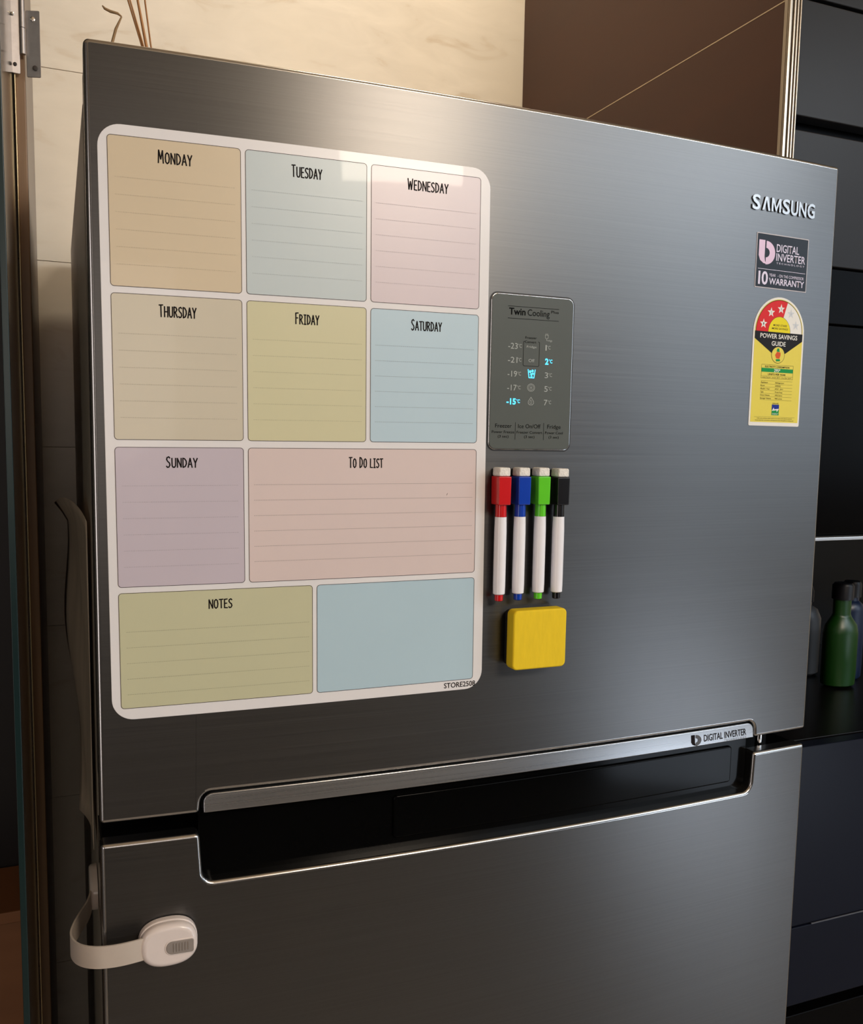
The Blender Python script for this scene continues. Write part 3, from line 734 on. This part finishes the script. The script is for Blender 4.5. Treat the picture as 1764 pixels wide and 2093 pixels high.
en = thing('energy_label', (.608, curve_y(.608), Z0-.2465), 'tall yellow energy label with rounded red star arc at the top', 'sticker')
EW = mat('label_white', rgb(232, 228, 220), .42, spec=.15, noise=(60, .03, 0)); EY = mat('label_yellow', rgb(226, 208, 84), .42, spec=.15, noise=(60, .03, 0))
EY2 = mat('label_bright_yellow', rgb(232, 214, 20), .42, spec=.15, noise=(60, .03, 0))
ER = mat('label_red', rgb(214, 34, 34), .42, spec=.15, noise=(60, .03, 0)); EG = mat('label_green', rgb(10, 142, 66), .42, spec=.15, noise=(60, .03, 0))
EB = mat('label_blue', rgb(18, 40, 140), .42, spec=.15, noise=(60, .03, 0)); EF = mat('label_faint_grey', rgb(206, 208, 210), .42, spec=.15, noise=(60, .03, 0))
EO = mat('label_orange', rgb(214, 84, 24), .42, spec=.15, noise=(60, .05, 0)); EK = mat('label_black', rgb(18, 13, 12), .5, spec=.15, noise=(60, .05, 0))
def arch(xc, hw, zb, zsh, rz, n=26):
    return [(xc-hw, zb), (xc+hw, zb)]+[(xc+hw*math.cos(math.pi*k/n), zsh+rz*math.sin(math.pi*k/n)) for k in range(n+1)]
xc = .6080
slab('label_base', rounded(arch(xc, .0323, -.2470, -.1600, .0325), [.0015, .0015]+[0]*27), .00035, .00003, EW, en, .0001)
slab('label_field', arch(xc, .0303, -.2435, -.1600, .0306), .00045, .0003, EY, en)
bm = bmesh.new(); cz = -.1597
def fan(bm, a0, a1, ro, ri, roz, riz, off, mi, n=16):
    for k in range(n):
        p, q = math.radians(a0+(a1-a0)*k/n), math.radians(a0+(a1-a0)*(k+1)/n)
        flat_bm(bm, [(xc+ro*math.cos(p), cz+roz*math.sin(p)), (xc+ro*math.cos(q), cz+roz*math.sin(q)),
                     (xc+ri*math.cos(q), cz+riz*math.sin(q)), (xc+ri*math.cos(p), cz+riz*math.sin(p))], off, mi=mi)
fan(bm, 72, 180, .0289, .0138, .0292, .0142, .00055, 0)
fan(bm, 0, 72, .0289, .0138, .0292, .0142, .00055, 1)
fan(bm, 0, 180, .0294, .0289, .0297, .0292, .00057, 3, 40)
fan(bm, 0, 180, .0141, .0138, .0145, .0142, .00057, 3, 30)
fan(bm, 0, 180, .0138, .0001, .0142, .0001, .00055, 2, 24)
finish('star_arc', bm, [ER, EW, EY2, EK], en, smooth=False, label='red and white arc')
def star(x, z, r, m, num):
    bm = bmesh.new(); pts = []
    for k in range(10):
        a = math.pi/2+k*math.pi/5; q = r if k % 2 == 0 else r*.42
        pts.append((x+q*math.cos(a), z+q*math.sin(a)))
    vs = [bm.verts.new((px, curve_y(px)-.00062, Z0+pz)) for px, pz in pts]; c = bm.verts.new((x, curve_y(x)-.00062, Z0+z))
    for k in range(10): bm.faces.new((c, vs[k], vs[(k+1) % 10]))
    text_bm(bm, num, x, z-.0011, .0022, .0010, .00070, center=True, mi=1)
    finish('star', bm, [m, EK if m is EW else GREYN], en, smooth=False)
GREYN = mat('grey_numeral', rgb(160, 162, 166), .5, noise=(60, .03, 0))
for x, z, n_, m_ in ((.5877, -.1528, '1', EW), (.5965, -.1420, '2', EW), (.6088, -.1382, '3', EW), (.6216, -.1418, '4', EF), (.6285, -.1522, '5', EF)):
    star(x, z, .0047, m_, n_)
bm = bmesh.new()
flat_bm(bm, [(.5778, -.1597), (.6382, -.1597), (.6382, -.1665), (.6170, -.1790), (.5995, -.1790), (.5778, -.1665)], .00056, mi=0)
cxx, czz = .6080, -.1806
flat_bm(bm, [(cxx+.0085*math.cos(2*math.pi*k/28), czz+.0078*math.sin(2*math.pi*k/28)) for k in range(28)], .00058, mi=0)
flat_bm(bm, [(cxx+.0081*math.cos(2*math.pi*k/28), czz+.0074*math.sin(2*math.pi*k/28)) for k in range(28)], .00061, mi=1)
finish('banner', bm, [EK, EY], en, smooth=False, label='black pointed banner')
bm = bmesh.new()
flat_bm(bm, [(cxx-.0038, -.1808), (cxx-.0022, -.1838), (cxx+.0018, -.1840), (cxx+.0032, -.1808), (cxx+.0030, -.1782), (cxx-.0016, -.1776)], .00064, mi=0)
flat_bm(bm, [(cxx-.0022, -.1774), (cxx+.0020, -.1778), (cxx+.0010, -.1744), (cxx-.0014, -.1746)], .00064, mi=1)
flat_bm(bm, [(cxx-.0028, -.1846), (cxx+.0024, -.1842), (cxx+.0030, -.1862), (cxx-.0022, -.1866)], .00064, mi=1)
finish('emblem', bm, [EO, EG], en, smooth=False, label='small orange and green emblem')
bm = bmesh.new(); O = .00060
text_bm(bm, 'POWER SAVINGS', xc, -.1656, .0040, .0470, .00060, bold=.014, center=True, mi=1)
text_bm(bm, 'GUIDE', xc, -.1722, .0040, .0178, .00060, bold=.014, center=True, mi=1)
text_bm(bm, 'MORE STARS', xc+.0006, -.1542, .0017, .0175, O, bold=.01, shear=.15, center=True)
text_bm(bm, 'MORE SAVINGS', xc+.0006, -.1572, .0017, .0205, O, bold=.01, shear=.15, center=True)
ribbon(bm, [(.5882, -.1900), (.6285, -.1900), (.6285, -.2028), (.5882, -.2028), (.5882, -.1900)], .0002, O)
flat_bm(bm, rect(.5883, -.1968, .6284, -.1932), O, mi=2)
text_bm(bm, 'ELECTRICITY CONSUMPTION', xc, -.1925, .0015, .0310, O, bold=.01, center=True)
text_bm(bm, '295*', xc, -.1964, .0027, .0080, .00064, bold=.02, center=True, mi=1)
text_bm(bm, 'UNITS PER YEAR', xc, -.1996, .0016, .0225, O, bold=.01, center=True)
ribbon(bm, [(.5882, -.2004), (.6285, -.2004)], .00015, O)
text_bm(bm, 'Label Period : 1st Jan 2019 - 31st Dec 2019', xc, -.2022, .0010, .0370, O, center=True)
rows = [('Appliance', ': Refrigerator'), ('Brand', ': SAMSUNG'), ('Model / Year', ': RT47 , 2017'), ('Type', ': Frost Free'), ('Gross Volume', ': 470 Litres'), ('Storage Volume', ': 440 Litres')]
ribbon(bm, [(.5880, -.2049), (.6286, -.2049)], .00014, O)
for i, (a, b) in enumerate(rows):
    z = -.2071-.00295*i
    text_bm(bm, a, .5882, z, .0013, len(a)*.00098, O); text_bm(bm, b, .6058, z, .0013, len(b)*.00086, O)
    ribbon(bm, [(.5880, z-.0008), (.6286, z-.0008)], .00014, O)
ribbon(bm, [(.5820, -.2386), (.6340, -.2386)], .00014, O)
text_bm(bm, 'Under test conditions, when tested in accordance with relevant standards', xc, -.2403, .0009, .0450, O, center=True)
text_bm(bm, 'Actual electricity consumption will depend on how the appliance is being used', xc, -.2421, .0009, .0490, O, center=True)
finish('label_lettering', bm, [EK, EW, EG], en, smooth=False)
bm = bmesh.new()
flat_bm(bm, rect(.6038, -.2316, .6130, -.2268), O, mi=0); flat_bm(bm, rect(.6038, -.2368, .6130, -.2316), O, mi=1)
flat_bm(bm, [(.6038, -.2328), (.6062, -.2296), (.6068, -.2312), (.6130, -.2306), (.6104, -.2338), (.6098, -.2320), (.6072, -.2324)], .00065, mi=2)
text_bm(bm, 'SAVE', .6046, -.2264, .0012, .0076, O, mi=3); text_bm(bm, 'ENERGY', .6046, -.2363, .0015, .0076, .00066, mi=2)
finish('small_logo', bm, [EB, EG, EW, EK], en, smooth=False, label='blue and green square logo')

# ------------------------------------------------------------------ child safety strap lock
LW = mat('lock_white', rgb(226, 212, 204), .3, noise=(60, .03, 0), coat=.3); LG = mat('lock_grey', rgb(142, 132, 124), .45, noise=(60, .05, 0))
STR = mat('strap_milky', rgb(196, 182, 168), .45, noise=(60, .05, 0))
lk = thing('strap_lock', (.046, -.01, Z0-.66), 'white oval child safety lock with milky strap round the lower door edge', 'lock')
def sup(cx, cz, a, b, n=2.45, N=48, rot=.05, sk=0):
    out = []
    for k in range(N):
        t = 2*math.pi*k/N; c, s = math.cos(t), math.sin(t)
        x = a*abs(c)**(2/n)*(1 if c >= 0 else -1); z = b*abs(s)**(2/n)*(1 if s >= 0 else -1)
        out.append((cx+x*math.cos(rot)-z*math.sin(rot), cz+x*math.sin(rot)+z*math.cos(rot)))
    return out
cxl, czl = .0466, -.6455
slab('adhesive_pad', sup(cxl, czl+.0002, .0205, .0166), .0012, .0001, LG, lk)
basep = slab('lock_base', sup(cxl, czl+.0002, .0214, .0173), .0066, .0012, LW, lk, .0012)
slab('seam', sup(cxl, czl, .0202, .0160), .0072, .0060, LG, lk)
cover = slab('lock_cover', sup(cxl, czl, .0208, .0167), .0140, .0070, LW, lk, .0045, seg=6)
bt = rounded(rect(.0440, -.6515, .0640, -.6412), [.0048, .0015, .0015, .0048], 8)
slab('button_rim', inset(bt, -.0011), .0145, .0120, LW, cover, .0008)
btn = slab('release_button', bt, .0150, .0120, LG, lk, .0006, label='grey ribbed release button')
for k in range(6):
    x = .0492+.0021*k
    slab('rib', rounded(rect(x, -.6496+.0001*k, x+.0008, -.6428), .0003, 2), .0155, .0148, LG, btn, .0002, step=.1)
# strap: wraps round the door edge with slack and runs back to a pad on the fridge side
path = [(.032, -.0125, -.6455), (.020, -.0140, -.6458), (.008, -.0125, -.6470), (-.004, -.0085, -.6480), (-.0135, .000, -.6495), (-.0195, .012, -.6510),
        (-.0215, .026, -.6520), (-.0190, .040, -.6520), (-.0140, .054, -.6510), (-.0090, .066, -.6500), (-.0060, .078, -.6490), (-.0045, .092, -.6480)]
def smooth_path(P, n=4):
    out = []
    for i in range(len(P)-1):
        a, b, c, d = [Vector(P[max(0, min(len(P)-1, j))]) for j in (i-1, i, i+1, i+2)]
        for k in range(n):
            t = k/n
            out.append(.5*((2*b)+(-a+c)*t+(2*a-5*b+4*c-d)*t*t+(-a+3*b-3*c+d)*t**3))
    out.append(Vector(P[-1])); return out
bm = bmesh.new(); SPt = smooth_path(path); hw = .0085; th = .0007; R_ = []
for i, p in enumerate(SPt):
    d = (SPt[min(i+1, len(SPt)-1)]-SPt[max(i-1, 0)]).normalized(); up = Vector((0, 0, 1)); up = (up-d*up.dot(d)).normalized(); n = d.cross(up)
    q = [p+up*hw+n*th, p+up*hw-n*th, p-up*hw-n*th, p-up*hw+n*th]
    R_.append([bm.verts.new(v+Vector((0, 0, Z0))) for v in q])
for a, b in zip(R_, R_[1:]):
    for k in range(4): bm.faces.new((a[k], a[(k+1) % 4], b[(k+1) % 4], b[k]))
bm.faces.new(R_[0]); bm.faces.new(R_[-1]); bmesh.ops.recalc_face_normals(bm, faces=bm.faces)
finish('strap', bm, STR, lk, angle=50)
bm = bmesh.new()                                    # pad on the side of the fridge
slab_bm(bm, sup(0, 0, .0190, .0150, rot=.4), .0065, .0001, .003, 4, curved=False)
for v in bm.verts:
    c = v.co.copy(); c.z -= Z0; v.co = Vector((.0004+c.y, .098+c.x, Z0-.6450+c.z))
finish('side_pad', bm, LW, lk)

# ------------------------------------------------------------------ peeling film on the fridge side
FILM = mat('peeling_paper', rgb(236, 214, 194), .45, noise=((30, 30, 8), .25, .3), coat=.3)
bm = bmesh.new(); NU, NV = 14, 30; grid = []
for j in range(NV+1):
    v = j/NV; row = []
    for i in range(NU+1):
        u = i/NU
        z = -.335-.272*v - .05*u*v*0 + .012*math.sin(u*3)*(1-v)
        y = .085+.20*u*(1-.55*max(0, v-.70)/.30)
        lift = .0022+.017*u**1.6*(1-.55*v)+.004*math.sin(v*9+u*4)*u
        if v < .06: lift += .010*u*(1-v/.06)
        row.append(bm.verts.new((-lift, y, Z0+z)))
    grid.append(row)
for a, b in zip(grid, grid[1:]):
    for i in range(NU): bm.faces.new((a[i], a[i+1], b[i+1], b[i]))
fl = finish('peeling_sheet', bm, FILM, None, loc=(-.003, .1, Z0-.67), wn=False)
so = fl.modifiers.new('thick', 'SOLIDIFY'); so.thickness = .0003
tag(fl, 'crumpled paper sheet peeling off the left side of the freezer', 'paper')

# ------------------------------------------------------------------ vase with dried stems on top of the fridge
vs = thing('stem_vase', (.092, .35, Z0-.018), 'small vase with dried brown stems on the left of the fridge top', 'vase')
VM = mat('vase_brown', rgb(120, 80, 50), .4, noise=(40, .15, 0)); DRY = mat('dried_stem', rgb(176, 124, 74), .6, noise=((200, 200, 20), .35, .2)); DRY2 = mat('dried_leaf', rgb(150, 120, 82), .7, noise=((200, 200, 20), .3, .2))
lathe('vase_body', [(.016, -.0178), (.030, -.012), (.036, .012), (.028, .040), (.014, .058), (.017, .066), (.014, .064)], .092, .35, VM, vs)
def stem(P, r, m=DRY):
    bm = bmesh.new(); tube_bm(bm, [(x, y, Z0+z) for x, y, z in P], r, 8); finish('stem', bm, m, vs)
stem([(.092, .35, .045), (.0690, .350, .139), (.0560, .350, .182), (.046, .350, .215)], [.0008, .0009, .0010, .0009])
stem([(.093, .35, .045), (.0705, .349, .139), (.0585, .349, .180), (.049, .349, .215)], [.0008, .0009, .0008, .0007])
stem([(.094, .35, .045), (.0740, .351, .139), (.0665, .351, .180), (.061, .351, .215)], [.0014, .0016, .0013, .0012])
stem([(.096, .35, .045), (.0785, .350, .139), (.0735, .350, .180), (.070, .350, .215)], [.0008, .0009, .0009, .0009])
stem([(.088, .35, .045), (.058, .350, .105), (.0402, .350, .136), (.0440, .350, .150), (.0498, .350, .1630)], [.0009, .0012, .0017, .0014, .0008], DRY2)
stem([(.0498, .350, .1632), (.0460, .350, .1655), (.0390, .350, .1662), (.0335, .350, .1680), (.0312, .350, .1705)], [.0008, .0014, .0016, .0014, .0006], DRY2)
